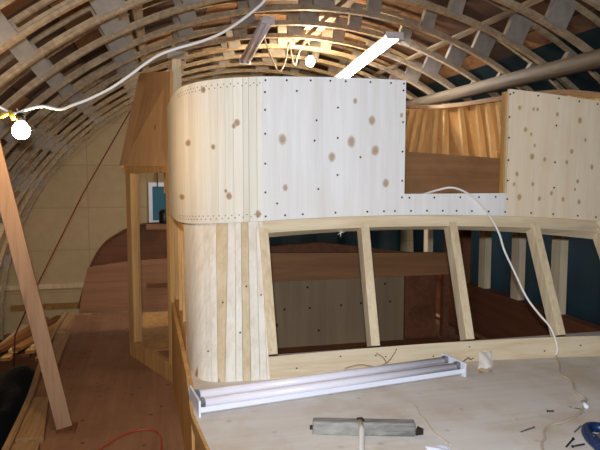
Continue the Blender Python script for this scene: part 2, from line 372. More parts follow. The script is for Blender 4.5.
YR = [2.36, 2.88, 3.40, 3.91, 4.45, 4.97, 5.48, 6.0, 6.5, 7.02, 7.55, 8.07, 8.6]
rib0 = make_rib(YR[0])
for i, y in enumerate(YR):
    if i == 0: r = rib0
    else:
        r = rib0.copy(); COL.objects.link(r); r.location = (AX, y, FLOOR)
        for ch in list(rib0.children):
            c = ch.copy(); COL.objects.link(c); c.parent = r
    far = ', just before the beige end wall' if i == len(YR)-1 else (', nearest to the camera' if i == 0 else ' counting from the camera')
    r['label'] = 'arched grey timber roof rib, ' + ORD[i] + far
# lengthwise purlins
def purlin(deg, r, w, h, y0, y1, label, mat='chord'):
    m = MB(); a = math.radians(deg)
    m.bar(arcp(r, deg, y0), arcp(r, deg, y1), w, h, side=(math.cos(a), 0, -math.sin(a)))
    return tag(m.build('roof_purlin', M[mat], bevel=.003), label, 'roof purlin', 'lengthwise roof purlins')
for deg, lab in ((-26.6, 'upright looking pale purlin left of the plywood wing, first of the close pair'),
                 (-24.9, 'upright looking pale purlin left of the plywood wing, second of the close pair'),
                 (1.6, 'pale purlin along the ridge, left one of the pair beside the hanging bulb'),
                 (3.6, 'pale purlin along the ridge, right one of the pair beside the hanging bulb'),
                 (-46.0, 'grey purlin low on the left slope of the roof'),
                 (22.5, 'grey purlin between the lit tube lamp and the thick pole'),
                 (45.0, 'grey purlin on the dark right slope below the thick pole')):
    purlin(deg, 3.625 if deg < 10 else 3.715, .07 if deg < 10 else .05, .09 if deg < 10 else .03, 1.8, 8.95, lab)
m = MB(); m.tube([(3.10, 1.9, 1.73), (3.10, 3.6, 1.765), (3.11, 6, 1.80), (3.10, 8.95, 1.84)], [.075, .07, .066, .06], 14)
tag(m.build('roof_pole', M['timber']), 'thick round weathered pole running lengthwise under the right roof ribs', 'pole')

# tarpaulin curtains on the right
def drape(name, p, q, z0, z1, mat, label, cat, nx=60, amp=.04):
    bm = bmesh.new(); p = V(p); q = V(q); d = (q-p); nn = V((-d.y, d.x, 0)).normalized(); G = []
    for i in range(nx+1):
        t = i/nx; c = []
        for j in range(9):
            u = j/8; off = amp*math.sin(t*37+1.5*u)+amp*.5*math.sin(t*91+u*4)
            b = p+d*t+nn*off; c.append(bm.verts.new((b.x, b.y, lerp(z0, z1, u))))
        G.append(c)
    for i in range(nx):
        for j in range(8):
            f = bm.faces.new((G[i][j], G[i+1][j], G[i+1][j+1], G[i][j+1])); f.smooth = True
    me = bpy.data.meshes.new(name); bm.to_mesh(me); bm.free(); me.materials.append(mat)
    o = bpy.data.objects.new(name, me); COL.objects.link(o); s = o.modifiers.new('t', 'SOLIDIFY'); s.thickness = .004
    return tag(o, label, cat)
drape('tarpaulin', (3.86, 1.5, 0), (3.86, 8.6, 0), -1.34, 1.05, M['tarp'], 'dark teal tarpaulin hanging behind the wheelhouse side studs', 'tarpaulin')
drape('tarpaulin', (3.7, 8.75, 0), (.65, 8.75, 0), -1.3, .98, M['tarp'], 'dark teal tarpaulin hanging across the end wall behind the wheelhouse', 'tarpaulin', 40)

# ------------------------------------------------------------------ foredeck and trunk
YAFT = 4.04
fd = thing('foredeck', (1.4, 2, -.5), 'dusty pale plywood foredeck in front of the window wall', 'deck')
poly = [(.165, 1.0, -.025), (.14, 1.95, -.025), (.104, 2.26, -.025), (.10, 2.75, -.025), (.10, 2.95, -.025), (2.82, 2.95, -.025), (2.8, 2.0, -.025), (2.7, 1.0, -.025)]
m = MB(); m.prism(poly, (0, 0, .025)); m.build('deck_sheet', M['foredeck'], fd)
m = MB(); m.ruled([(.155, 1.0, -.5), (.135, 1.95, -.5), (.115, 2.45, -.5)], [(.175, 1.0, -.027), (.15, 1.95, -.027), (.125, 2.45, -.027)], .02, nrm=(1, 0, 0)); m.build('side_board', M['doorpost'], fd)
m = MB(); m.box(2.68, 2.72, 1, 2.9, -.5, -.027); m.build('side_board', M['doorpost'], fd)
m = MB(); m.box(.18, 2.68, 1.0, 1.03, -.5, -.027); m.build('front_board', M['doorpost'], fd)
m = MB()
m.ruled([(.165, 1.0, -.06), (.14, 1.95, -.06), (.104, 2.26, -.06), (.102, 2.42, -.06)], [(.160, 1.0, .001), (.135, 1.95, .001), (.099, 2.26, .001), (.098, 2.42, .001)], .012, nrm=(1, 0, 0))
m.build('edge_strip', M['doorpost'], fd)

# ------------------------------------------------------------------ wheelhouse (lower walls)
wh = thing('wheelhouse', (1.45, 3.4, -.55), 'unfinished timber wheelhouse with open raked window frames on the foredeck', 'boat cabin')
XC = 1.46
def mirror(l): return [(2*XC-x, y) for x, y in l][::-1]
LTop = [(.080, 4.04), (.100, 3.60), (.118, 3.34), (.155, 3.14), (.22, 3.01), (.34, 2.925), (.49, 2.885)]
LBot = [(.080, 4.04), (.100, 3.50), (.116, 3.02), (.124, 2.82), (.145, 2.70), (.22, 2.61), (.47, 2.585)]
def dens(l, n=6):
    s = spline([(x, y, 0) for x, y in l], n); return [(p.x, p.y) for p in s]
LT6, LB6 = dens(LTop), dens(LBot)
def yb(x): return 2.615-(.055 if x < 1.25 else .09)*(x-1.25)**2
def yt(x): return 2.885-.005*max(0, 1-((x-XC)/.95)**2)
def FY(x, z): return lerp(yb(x), yt(x), z/.70)
def zh(x): return .662-.036*(x-1.2)**2        # underside of the header
def zu(x): return .722-.036*(x-1.2)**2        # bottom of the upper panel
def zt(x): return 1.414-.038*(x-1.0)**2       # top of the upper panel
def low(i, z):                                 # point on the corner surface, i = float index on the dense lists
    k = int(min(i, len(LT6)-1.0001)); t = i-k
    bx, by = lerp(LB6[k][0], LB6[k+1][0], t), lerp(LB6[k][1], LB6[k+1][1], t)
    tx, ty = lerp(LT6[k][0], LT6[k+1][0], t), lerp(LT6[k][1], LT6[k+1][1], t)
    u = z/.70
    return V((lerp(bx, tx, u), lerp(by, ty, u), z))
def mir(p): return V((2*XC-p[0], p[1], p[2]))
nI = len(LT6)-1                                # 36
# staves round the corners: index 17 (px 187) to 36
edges = [13.23, 15.47, 19.95, 23.19, 24.97, 26.7, 29.33, 30.72, 31.76, 32.93, 34.4, 35.6, 36.0]
ebot = [12.0, 17.5, 24.95, 28.27, 29.57, 30.47, 31.28, 32.33, 32.96, 33.69, 34.62, 35.6, 36.0]
mats = ['stave_pale', 'stave_pale', 'stave_pale', 'stave_pale', 'stave_pale', 'stave_tan', 'stave_pale', 'stave_pale', 'stave_tan', 'stave_pale', 'stave_pale', 'stave_pale']
for side in (0, 1):
    for (a, b, c_, d_, mt) in zip(edges, edges[1:], ebot, ebot[1:], mats):
        bo = [low(lerp(c_+.02, d_-.02, q/5), 0) for q in range(6)]; to = [low(lerp(a+.02, b-.02, q/5), .70) for q in range(6)]
        if side: bo = [mir(p)-V((0, .10, 0)) for p in bo]; to = [mir(p) for p in to]
        m = MB(); m.ruled(bo, to, .025 if mt == 'stave_pale' else .021, nrm=(-.7 if side else .7, 1, 0)); m.build('stave', M[mt], wh)
# side walls: sill, top plate, studs
for side in (0, 1):
    f = mir if side else (lambda p: V(p))
    nr = (-1, 0, 0) if side else (1, 0, 0)
    ks = [0, 4, 8, 11.5]
    if side: continue
    m = MB(); m.ruled([f(low(k, 0.)) for k in ks], [f(low(k, .10)) for k in ks], .04, nrm=nr); m.build('side_sill', M['doorpost'], wh)
    m = MB(); m.ruled([f(low(k, .62)) for k in [0, 4, 8, 12.6]], [f(low(k, .74)) for k in [0, 4, 8, 12.6]], .04, nrm=nr); m.build('side_top_plate', M['doorpost'], wh)
    for k in ([.6, 4.4, 8.0, 11.0]):
        p, q = f(low(k, .10)), f(low(k, .62)); n = V(nr)*.03
        m = MB(); m.bar(p+n, q+n, .05, .05, side=(0, 1, 0)); m.build('side_stud', M['doorpost'], wh)
# front sill, header, posts
xs = [.47+i*(2.45-.47)/12 for i in range(13)]
m = MB(); m.ruled([(x, FY(x, 0), .0) for x in xs], [(x, FY(x, .094), .094) for x in xs], .045, nrm=(0, 1, 0)); m.build('window_sill', M['pine_x'], wh)
m = MB(); m.ruled([(x, FY(x, zh(x)), zh(x)) for x in xs], [(x, FY(x, .735), zu(x)+.02) for x in xs], .07, nrm=(0, 1, 0)); m.build('header', M['pine_x'], wh)
for x, w, xb in ((.493, .045, .493), (1.022, .045, 1.006), (1.518, .045, 1.513), (2.012, .045, 2.014), (2.425, .05, 2.43)):
    p = V((xb, FY(xb, .09)+.036, .09)); q = V((x, FY(x, zh(x))+.036, zh(x)+.01))
    m = MB(); m.bar(p, q, w, .07, side=(1, 0, 0)); m.build('window_post', M['pine_z'], wh, bevel=.002)
# interior
m = MB(); m.box(.13, 2.79, 2.7, 8.0, -.56, -.53); m.build('cabin_sole', M['brown'], wh)
m = MB(); m.box(.45, 2.08, 4.80, 4.83, -.53, .04); m.build('bulkhead_panel', M['greyply'], wh)
m = MB(); m.prism([(.30, 4.78, .045), (2.50, 4.78, .045), (2.50, 4.78, .24), (.30, 4.78, .30)], (0, .04, 0)); m.build('bulkhead_beam', M['beam'], wh)
m = MB(); m.prism([(.30, 4.84, .31), (1.3, 4.84, .36), (2.62, 4.84, .18), (2.62, 4.84, .11), (1.9, 4.84, .22), (.30, 4.84, .24)], (0, .05, 0)); m.build('bulkhead_beam', M['redbrown'], wh)
m = MB()
for x_, z_ in ((1.0, -.2), (1.22, -.2), (1.5, -.19), (1.68, -.18), (1.95, -.18), (1.2, -.02), (1.9, -.02), (1.3, -.4), (1.8, -.4)):
    m.prism([(x_+.010*math.cos(a), 4.798, z_+.010*math.sin(a)) for a in (0, 1.05, 2.09, 3.14, 4.19, 5.24)], (0, .004, 0))
o = m.build('screw_heads', M['screw'], wh); o['kind'] = 'stuff'
m = MB(); m.box(2.10, 2.40, 4.82, 4.86, -.53, .2); m.build('bulkhead_board', M['redbrown'], wh)
for x0 in (2.46, 2.62):
    m = MB(); m.box(x0, x0+.06, 4.80, 4.86, -.53, .2); m.build('bulkhead_stud', M['redbrown'], wh)
# starboard wall inside: brown panel below, studs above
m = MB(); m.ruled([(2.78, 2.95, -.5), (2.80, 4.0, -.5), (2.80, 6.2, -.5)], [(2.80, 2.95, -.11), (2.80, 4.0, -.11), (2.80, 6.2, -.10)], .03, nrm=(-1, 0, 0)); m.build('side_lining', M['redbrown'], wh)
m = MB(); m.box(2.74, 2.83, 2.95, 6.2, -.11, -.07); m.build('side_rail', M['redbrown'], wh)
m = MB(); m.box(2.76, 2.84, 4.04, 6.2, .64, .74); m.build('side_top_plate', M['pine_y'], wh)
for y in (5.82, 4.68, 4.18, 3.68):
    m = MB(); m.box(2.765, 2.825, y-.05, y+.05, -.07, .66); m.build('side_stud', M['pine_z'], wh)
m = MB(); m.box(2.70, 2.78, 4.9, 5.28, -.5, .66); m.build('side_board', M['redbrown'], wh)
# port trunk side sheet
m = MB(); m.ruled([(.112, 2.46, -.5), (.10, 3.0, -.5), (.055, 4.04, -.5)], [(.108, 2.46, -.02), (.105, 2.56, .0), (.057, 4.04, .07)], .022, nrm=(1, 0, 0)); m.build('trunk_side_sheet', M['doorpost'], wh)
m = MB(); m.box(2.80, 2.83, 2.5, 6.2, -.5, -.12); m.build('trunk_side_sheet', M['doorpost'], wh)

# ------------------------------------------------------------------ flybridge coaming
fb = thing('flybridge', (1.45, 3.4, .72), 'pale plywood flybridge coaming with square notch on top of the wheelhouse', 'boat superstructure')
UP = [(.055, 4.04), (.075, 3.60), (.095, 3.32), (.135, 3.12), (.205, 2.99), (.33, 2.90), (.49, 2.862)]
UP6 = dens(UP)
def upl(i):
    k = int(min(i, len(UP6)-1.0001)); t = i-k
    return lerp(UP6[k][0], UP6[k+1][0], t), lerp(UP6[k][1], UP6[k+1][1], t)
def zbc(x): return zu(max(x, .2)) - max(0, .2-x)*.12
def ztc(x): return zt(max(x, .15))
ue = [0, 8, 13, 17, 19.2, 21.2, 23, 24.6, 26.2, 27.8, 29.3, 30.8, 32.3, 33.2, 34.6, 36]
for side in (0, 1):
    f = mir if side else (lambda p: V(p))
    for n_, (a, b) in enumerate(zip(ue, ue[1:])):
        ks = [lerp(a+.02, b-.02, q/4) for q in range(5)]
        bo, to = [], []
        for k in ks:
            x, y = upl(k); bo.append(f((x, y, zbc(x)))); to.append(f((x, y, ztc(x)-(.03 if side else 0))))
        m = MB(); m.ruled(bo, to, .02, nrm=(-.7 if side else .7, 1, 0)); m.build('corner_stave', M['corner_stave'], fb)
def yfu(x): return 2.862-.006*max(0, 1-((x-XC)/.97)**2)
def panel_solid(xs, zb, ztop):
    return [(x, yfu(x), zb(x)) for x in xs], [(x, yfu(x), ztop(x)) for x in xs]
# one sheet with the notch cut out: three butted fields in one mesh
m = MB()
X1, X2, X3 = 1.232, 1.826, 2*XC-.49
def lin(a, b, n): return [lerp(a, b, i/n) for i in range(n+1)]
b_, t_ = panel_solid(lin(.49, X1, 6), zu, zt); m.ruled(b_, t_, .02, nrm=(0, 1, 0))
b_, t_ = panel_solid(lin(X1, X2, 4), zu, lambda x: .832); m.ruled(b_, t_, .02, nrm=(0, 1, 0))
m.build('front_sheet', M['ply'], fb)
m = MB(); b_, t_ = panel_solid(lin(X2, X3, 5), zu, zt); m.ruled(b_, t_, .02, nrm=(0, 1, 0))
o = m.build('front_sheet', M['ply_cream'], fb); o['label'] = 'cream sheet with many small knots'
# studs behind the notch edges
for x, dx in ((X1-.045, .04), (X2-.004, .045)):
    m = MB(); m.box(x, x+dx, 2.885, 2.925, .74, zt(x)-.01); m.build('notch_stud', M['doorpost'], fb)
m = MB(); m.box(X1, X2, 2.885, 2.93, .76, .825); m.build('notch_sill', M['pine_x'], fb)
# deck of the flybridge
m = MB(); m.prism([(.12, 3.6, .735), (.17, 3.3, .735), (.35, 3.05, .735), (.55, 2.97, .735), (2.37, 2.97, .735), (2.57, 3.05, .735), (2.75, 3.3, .735), (2.76, 5.6, .735), (.12, 5.6, .735)], (0, 0, .03)); m.build('flybridge_deck', M['seat'], fb)
m = MB(); m.prism([(.4, 3.98, .765), (2.64, 3.98, .765), (2.64, 3.98, 1.045), (1.7, 3.98, 1.10), (.4, 3.98, 1.10)], (0, .03, 0)); m.build('seat_front', M['seat'], fb)
# raised rail and studs round the aft starboard corner
RAIL = [(2.74, 2.95, 1.38), (2.70, 3.5, 1.50), (2.63, 4.13, 1.537), (2.61, 4.6, 1.552), (2.60, 5.02, 1.575), (2.585, 5.20, 1.588), (2.53, 5.30, 1.595), (2.42, 5.37, 1.60), (2.2, 5.43, 1.61), (1.8, 5.52, 1.615), (1.2, 5.65, 1.62), (.5, 5.64, 1.62), (.05, 5.6, 1.62)]
rs = spline(RAIL, 6)
m = MB(); m.ruled([p+V((0, 0, -.035)) for p in rs], rs, .06, nrm=(0, -1, 0)); m.build('coaming_rail', M['pine_y'], fb)
def outward(i):
    d = (rs[min(i+1, len(rs)-1)]-rs[max(i-1, 0)]); d.z = 0; d.normalize(); n = V((d.y, -d.x, 0)); return n
bot = []
for i, p in enumerate(rs):
    n = outward(i); bot.append(V((p.x, p.y, .76))+n*.16+n*.02)
m = MB(); m.ruled(bot, [p+outward(i)*.02+V((0, 0, -.03)) for i, p in enumerate(rs)], .015); m.build('coaming_skin', M['stud_ply'], fb)
L_ = [0]
for a, b in zip(rs, rs[1:]): L_.append(L_[-1]+(b-a).length)
def atlen(s):
    for i in range(len(L_)-1):
        if L_[i+1] >= s:
            t = (s-L_[i])/(L_[i+1]-L_[i]); return rs[i].lerp(rs[i+1], t), outward(i)
    return rs[-1], outward(len(rs)-1)
def railz(x, y): return min(rs, key=lambda p: (p.x-x)**2+(p.y-y)**2).z
STUDS = [(2.38, 5.385, 2.23, 5.50), (2.44, 5.36, 2.33, 5.47), (2.50, 5.32, 2.42, 5.43), (2.57, 5.24, 2.575, 5.34), (2.60, 5.10, 2.64, 5.16), (2.60, 4.82, 2.71, 4.84), (2.61, 4.55, 2.72, 4.55), (2.615, 4.40, 2.73, 4.40),
         (2.62, 4.25, 2.735, 4.23), (2.63, 4.08, 2.75, 4.04), (2.66, 3.80, 2.77, 3.80), (2.70, 3.52, 2.79, 3.52), (2.72, 3.25, 2.80, 3.25)]
STUDS += [(x, 5.62, x, 5.72) for x in (.25, .55, .85, 1.15)]+[(1.45, 5.59, 1.45, 5.69), (1.75, 5.52, 1.74, 5.63), (2.02, 5.46, 1.98, 5.57), (2.2, 5.42, 2.12, 5.53)]
for (tx, ty, bx, by) in STUDS:
    m = MB(); m.bar((bx, by, .77), (tx, ty, railz(tx, ty)-.03), .038, .045, side=(0, 1, 0) if ty < 5.2 else (1, 0, 0)); m.build('coaming_stud', M['stud'], fb)
# port wing: plywood panel on the diagonal, header, and side panel aft of it
m = MB(); m.prism([(.050, 4.045, .985), (-.305, 4.79, 1.005), (-.140, 4.79, 1.713), (.080, 4.045, 1.611)], (.018, .010, 0)); m.build('wing_panel', M['wedge'], fb)
m = MB(); m.prism([(-.30, 4.80, .98), (-.30, 5.62, .98), (-.14, 5.62, 1.60), (-.14, 4.80, 1.69)], (.018, 0, 0)); m.build('wing_side_panel', M['wedge'], fb)
m = MB(); m.bar((.125, 4.22, .77), (.125, 4.22, 1.745), .062, .04, side=(1, 0, 0)); m.build('wing_post', M['pine_z'], fb)
m = MB(); m.box(.065, .18, 4.19, 4.25, 1.72, 1.77); m.build('post_cap', M['gusset'], fb)
# screw heads on the front sheet
def heads(pts, name, parent):
    m = MB()
    for (x, z) in pts:
        y = yfu(x); n = 8
        ring = [(x+.0052*math.cos(6.28*k/n), y-.0015, z+.0052*math.sin(6.28*k/n)) for k in range(n)]
        m.prism(ring, (0, .0025, 0))
    o = m.build(name, M['screw'], parent); o['kind'] = 'stuff'; return o
S = []
S += [(x, zt(x)-.018) for x in (.505, .61, .73, .83, .91, 1.04, 1.15, 1.22, 1.85, 2.0, 2.13, 2.26, 2.38)]
S += [(.502, z) for z in (1.33, 1.245, 1.13, .985, .845)] + [(1.218, z) for z in (1.36, 1.20, 1.05, .90, .815)]
S += [(.87, z) for z in (1.265, 1.115, .93)]
S += [(x, zu(x)+.022) for x in (.503, .60, .69, .86, 1.03, 1.12, 1.18, 1.27, 1.36, 1.45, 1.53, 1.62, 1.72, 1.82, 1.98, 2.12, 2.28, 2.4)]
S += [(1.83, z) for z in (1.36, 1.24, 1.13, 1.01, .9, .80)] + [(2.12, z) for z in (1.2, 1.0, .86)]
S += [(x, .812) for x in (1.26, 1.40, 1.55, 1.66, 1.76)]
S += [(.56, .79), (.76, 1.2), (.77, .86), (.99, 1.02), (.66, 1.34), (.75, 1.1)]
heads(S, 'screw_heads', fb)
# nail heads along the stave rows
m = MB()
for k in [13+i*.62 for i in range(37)]:
    if k > 35.8: break
    x, y = upl(k); x2, y2 = upl(min(k+.2, 36)); d = V((x2-x, y2-y, 0)).normalized(); n = V((d.y, -d.x, 0))
    for z in (ztc(x)-.035, zbc(x)+.03):
        c = V((x, y, z+.008*math.sin(k*5)))+n*.0012
        m.prism([c+d*.003*math.cos(a)+V((0, 0, .003*math.sin(a))) for a in (0, 1.05, 2.09, 3.14, 4.19, 5.24)], -n*.002)
o = m.build('nail_heads', M['screw'], fb); o['kind'] = 'stuff'
m = MB()
for i in range(10):
    x = .485; z = .12+i*.06
    if i % 2 == 0:
        y = FY(x, z)-.001; m.prism([(x+.004*math.cos(a), y, z+.004*math.sin(a)) for a in (0, 1.05, 2.09, 3.14, 4.19, 5.24)], (0, .003, 0))
for x in (.6, .82, 1.0, 1.05, 1.3, 1.5, 1.9, 2.1):
    z = .05+.02*math.sin(x*9); y = FY(x, z)-.001; m.prism([(x+.0045*math.cos(a), y, z+.0045*math.sin(a)) for a in (0, 1.05, 2.09, 3.14, 4.19, 5.24)], (0, .003, 0))
for k, z in ((20, .5), (22.5, .25), (25, .52), (28, .12), (30, .33), (33, .4), (32.5, .2), (35, .36), (24, .09)):
    p = low(k, z); q = low(k+.2, z); d = (q-p).normalized(); n = V((d.y, -d.x, 0)); p = p+n*.001
    m.prism([p+d*.0045*math.cos(a)+V((0, 0, .0045*math.sin(a))) for a in (0, 1.05, 2.09, 3.14, 4.19, 5.24)], -n*.003)
o = m.build('screw_heads', M['screw'], wh); o['kind'] = 'stuff'

# ------------------------------------------------------------------ diagonal door frame on the side deck
df = thing('doorway_frame', (-.1, 4.4, -.5), 'amber pine door frame standing on the side deck under the plywood wing', 'door frame')
A = V((.055, 4.06, 0)); B = V((-.262, 4.79, 0)); D = (B-A).normalized(); Nn = V((D.y, -D.x, 0))
if Nn.y < 0: Nn = -Nn
def dbox(name, t0, t1, z0, z1, th, mat=None, off=0.):
    P = []
    for z in (z0, z1):
        for t, o in ((t0, off), (t1, off), (t1, off+th), (t0, off+th)):
            q = A+D*t+Nn*o; P.append((q.x, q.y, z))
    m = MB(); m.hexa(P); return m.build(name, M[mat or 'doorpost'], df, bevel=.002)
LD = (B-A).length
dbox('bottom_plate', 0, LD, -.5, -.375, .05)
dbox('header', 0, LD, .945, 1.0, .06)
dbox('post', LD-.10, LD, -.375, .945, .05)
dbox('post', .0, .05, -.375, .945, .05)
m = MB(); m.box(-.235, -.165, 4.85, 4.89, -.5, .945); m.build('post', M['doorpost'], df)
m = MB(); m.box(-.27, -.23, 4.86, 6.3, .93, .98); m.build('side_plate', M['doorpost'], df)
m = MB(); m.box(-.20, .12, 4.86, 6.25, -.52, -.495); m.build('threshold_floor', M['doorpost'], df)

# ------------------------------------------------------------------ side deck
sd = thing('side_deck', (-.35, 4, -.55), 'brown plywood side deck running aft beside the trunk', 'deck')
RX = [(-.70, 1.0), (-.74, 2.2), (-.77, 3.2), (-.80, 3.87), (-.865, 4.6), (-.925, 5.5), (-.935, 6.3), (-.93, 6.7)]
rl = spline([(x, y, 0) for x, y in RX], 4)
rl = [p for p in rl if p.y <= 6.34]
pts = [(p.x, p.y, -.53) for p in rl]+[(.13, 6.34, -.53), (.13, 1.0, -.53)]
m = MB(); m.prism(pts, (0, 0, .03)); m.build('deck_sheet', M['sidedeck'], sd)
m = MB(); m.ruled([(p.x-.035, p.y, -.56) for p in rl], [(p.x-.035, p.y, -.445) for p in rl], .035, nrm=(1, 0, 0)); m.build('edge_batten', M['pine_y'], sd)
for (y0, y1, w0, w1) in ((2.2, 3.21, .15, .13), (3.26, 3.87, .14, .09), (4.50, 5.45, .095, .12), (5.52, 6.2, .075, .07)):
    def rx(y):
        for a, b in zip(RX, RX[1:]):
            if a[1] <= y <= b[1]: return lerp(a[0], b[0], (y-a[1])/(b[1]-a[1]))
        return RX[-1][0]
    m = MB(); a, b = rx(y0)+.004, rx(y1)+.004
    m.hexa([(a, y0, -.5), (a+w0, y0, -.5), (b+w1, y1, -.5), (b, y1, -.5), (a, y0, -.455), (a+w0, y0, -.455), (b+w1, y1, -.455), (b, y1, -.455)])
    m.build('edge_block', M['pine_y'], sd, bevel=.003)
# hull side
hl = MB()
ring = []
for p in rl:
    ring.append([V((p.x-.036, p.y, -.50)), V((p.x-.02, p.y, -.75)), V((p.x+.06, p.y, -1.0)), V((p.x+.25, p.y, -1.2)), V((p.x+.6, p.y, -1.345))])
for side in (0, 1):
    G = [[hl.bm.verts.new((2*XC-q.x-.2, q.y, q.z) if side else q) for q in c] for c in ring]
    for a, b in zip(G, G[1:]):
        for k in range(4): f = hl.bm.faces.new((a[k], a[k+1], b[k+1], b[k])); f.smooth = True
o = hl.build('hull_planking', M['brown'], sd); s_ = o.modifiers.new('t', 'SOLIDIFY'); s_.thickness = .02; s_.offset = 0
m = MB(); m.prism([(2.80, 1.0, -.53), (3.6, 1.0, -.53), (3.66, 3.5, -.53), (3.62, 6.3, -.53), (2.80, 6.3, -.53)], (-.1, 0, .03)) ; m.build('deck_sheet', M['sidedeck'], sd)

# aft bulkhead with curved top on the side deck
ab = thing('aft_bulkhead', (-.3, 6.36, -.5), 'knotty plywood bulkhead with curved dark top across the far end of side deck', 'bulkhead')
m = MB(); m.prism([(-.845, 6.36, -.5), (.9, 6.36, -.5), (.9, 6.36, .06), (-.32, 6.36, .035), (-.745, 6.36, -.02), (-.80, 6.36, -.25)], (0, .03, 0)); m.build('lower_sheet', M['bulwark'], ab)
cv = spline([(-.845, 6.40, -.45), (-.79, 6.40, -.24), (-.69, 6.40, .04), (-.57, 6.40, .22), (-.42, 6.40, .325), (-.28, 6.40, .385), (-.05, 6.40, .42), (.9, 6.40, .42)], 5)
m = MB(); m.prism([(p.x, p.y, p.z) for p in cv]+[(.9, 6.40, -.5), (-.845, 6.40, -.5)], (0, .03, 0)); m.build('upper_sheet', M['brown'], ab)
m = MB(); m.tube([p+V((0, -.012, 0)) for p in cv], .014, 8); m.build('edge_trim', M['redbrown'], ab)
m = MB(); m.box(-.15, .9, 6.33, 6.36, .36, .42); m.build('top_rail', M['bulwark'], ab)
for z in (-.22,):
    m = MB(); m.box(-.16, .1, 6.30, 6.36, z-.03, z+.01); m.build('cleat', M['brown'], ab)
m = MB(); m.lathe([(.05, 0), (.055, .03), (.05, .1), (.03, .13), (.028, .16)], (.06, 6.2, .425), 14)
m2 = MB(); m2.lathe([(.055, 0), (.06, .02), (.06, .11), (.045, .14), (.02, .15)], (.04, 6.355, .4215), 14)
m.bm.free()
tag(m2.build('canister', M['black']), 'small black canister standing on the aft bulkhead rail', 'canister')

# leaning brace
m = MB(); m.bar((-.551, 3.44, -.486), (-.935, 3.47, 1.43), .085, .04, side=(1, .1, 0))
tag(m.build('brace_plank', wood('brace_pine', srgb(172, 136, 104), srgb(136, 102, 74), 'z', 50, 1.1, knots=.15, kscale=6, kth=.06), bevel=.003), 'leaning pine plank brace from side deck up to the left roof ribs', 'plank')
tag(MB().box(-.585, -.49, 3.38, 3.50, -.4995, -.488).build('brace_foot_pad', M['brown']), 'small dark pad under the foot of leaning pine brace', 'pad')

# ------------------------------------------------------------------ low left: lumber pile and netting
rnd = random.Random(3)
LUM = [('pale', M['stave_tan']), ('ochre', M['skirt']), ('brown', M['brown']), ('amber', M['doorpost'])]
DESC = [['farthest left in the bottom layer', 'second from the left in the bottom layer', 'in the middle of the bottom layer', 'second from the hull in the bottom layer', 'nearest the hull in the bottom layer'],
        ['farthest left in the middle layer', 'left of centre in the middle layer', 'right of centre in the middle layer', 'nearest the hull in the middle layer'],
        ['on the left of the top layer', 'alone in the centre of the top layer', 'nearest the hull on the top layer']]
BZ = FLOOR+.20
for y_, lb in ((7.35, 'short square bearer on the floor under the lumber pile, nearer the camera'), (8.25, 'short square bearer on the floor under the lumber pile, nearer the end wall')):
    m = MB(); m.box(-2.0, -.92, y_-.06, y_+.06, FLOOR+.001, BZ); tag(m.build('bearer', M['brown']), lb, 'timber', 'lumber bearers')
for lay, row in enumerate(DESC):
    an = (.06, .16, .26)[lay]; n = len(row)
    for i, dsc in enumerate(row):
        x0 = -1.92+.19*i+.05*lay; y0 = 7.05+rnd.uniform(-.12, .2); ln = rnd.uniform(1.45, 1.7)
        z = BZ+.0215+lay*.041
        k = (i*3+lay) % 4
        m = MB(); m.bar((x0, y0, z), (x0+ln*math.sin(an), y0+ln*math.cos(an), z), .10, .038)
        tag(m.build('lumber_board', [M['stave_tan'], M['skirt'], M['brown'], M['doorpost']][k]), LUM[k][0]+' lumber board behind the hull, '+dsc, 'board', 'lumber pile behind the hull')
bm = bmesh.new(); G = []
for i in range(41):
    c = []
    for j in range(33):
        x = lerp(-2.0, -.98, j/32); y = lerp(2.8, 6.3, i/40)
        e = min(1, 6*min(i/40, 1-i/40))*min(1, 5*min(j/32, 1-j/32))
        z = -1.33+e*(.45+.06*math.sin(x*7+y*3)+.03*math.sin(x*13-y*7)+.02*math.sin(y*15+x*5)) + .002
        c.append(bm.verts.new((x, y, max(z, -1.34))))
    G.append(c)
for i in range(40):
    for j in range(32):
        f = bm.faces.new((G[i][j], G[i+1][j], G[i+1][j+1], G[i][j+1])); f.smooth = True
me = bpy.data.meshes.new('net_heap'); bm.to_mesh(me); bm.free(); me.materials.append(M['navy'])
o = bpy.data.objects.new('net_heap', me); COL.objects.link(o); s_ = o.modifiers.new('t', 'SOLIDIFY'); s_.thickness = .01
tag(o, 'dark navy heap of netting on the floor below the side deck edge', 'netting')

# ------------------------------------------------------------------ lamps
def bulb(name, loc, label, mat, r, cordtop=None):
    t = thing(name, loc, label, 'light bulb', 'bare light bulbs')
    x, y, z = loc
    prof = [(r*math.sin(math.pi*k/12), -r*math.cos(math.pi*k/12)) for k in range(1, 10)]+[(r*.42, r*1.05)]
    m = MB(); m.lathe(prof, loc, 18); m.build('glass', mat, t)
    m = MB(); m.lathe([(r*.45, r*1.05), (r*.5, r*1.1), (r*.5, r*1.9), (r*.2, r*2.1)], loc, 14); m.build('socket', M['black'], t)
    if cordtop:
        m = MB(); m.tube(spline([(x, y, z+r*2), cordtop[0], cordtop[1]], 5), .004, 6); m.build('pendant_cord', M['tancord'], t)
    return t
bulb('light_bulb', (-.625, 3.0, 1.135), 'glowing bare bulb hanging at the left end of the white cord', M['bulb_on'], .040, ((-.635, 3.0, 1.225), (-.64, 3.0, 1.238)))
bulb('light_bulb', (1.54, 6.05, 2.10), 'glowing bare bulb hanging from the ridge behind the flybridge', M['bulb_far'], .048, ((1.53, 6.04, 2.25), (1.50, 6.0, 2.33)))
bulb('light_bulb', (-1.79, 7.0, -.14), 'small glowing bulb low on the left roof ribs near end wall', M['bulb_on'], .035, ((-1.82, 7.0, -.04), (-1.92, 7.02, .0)))
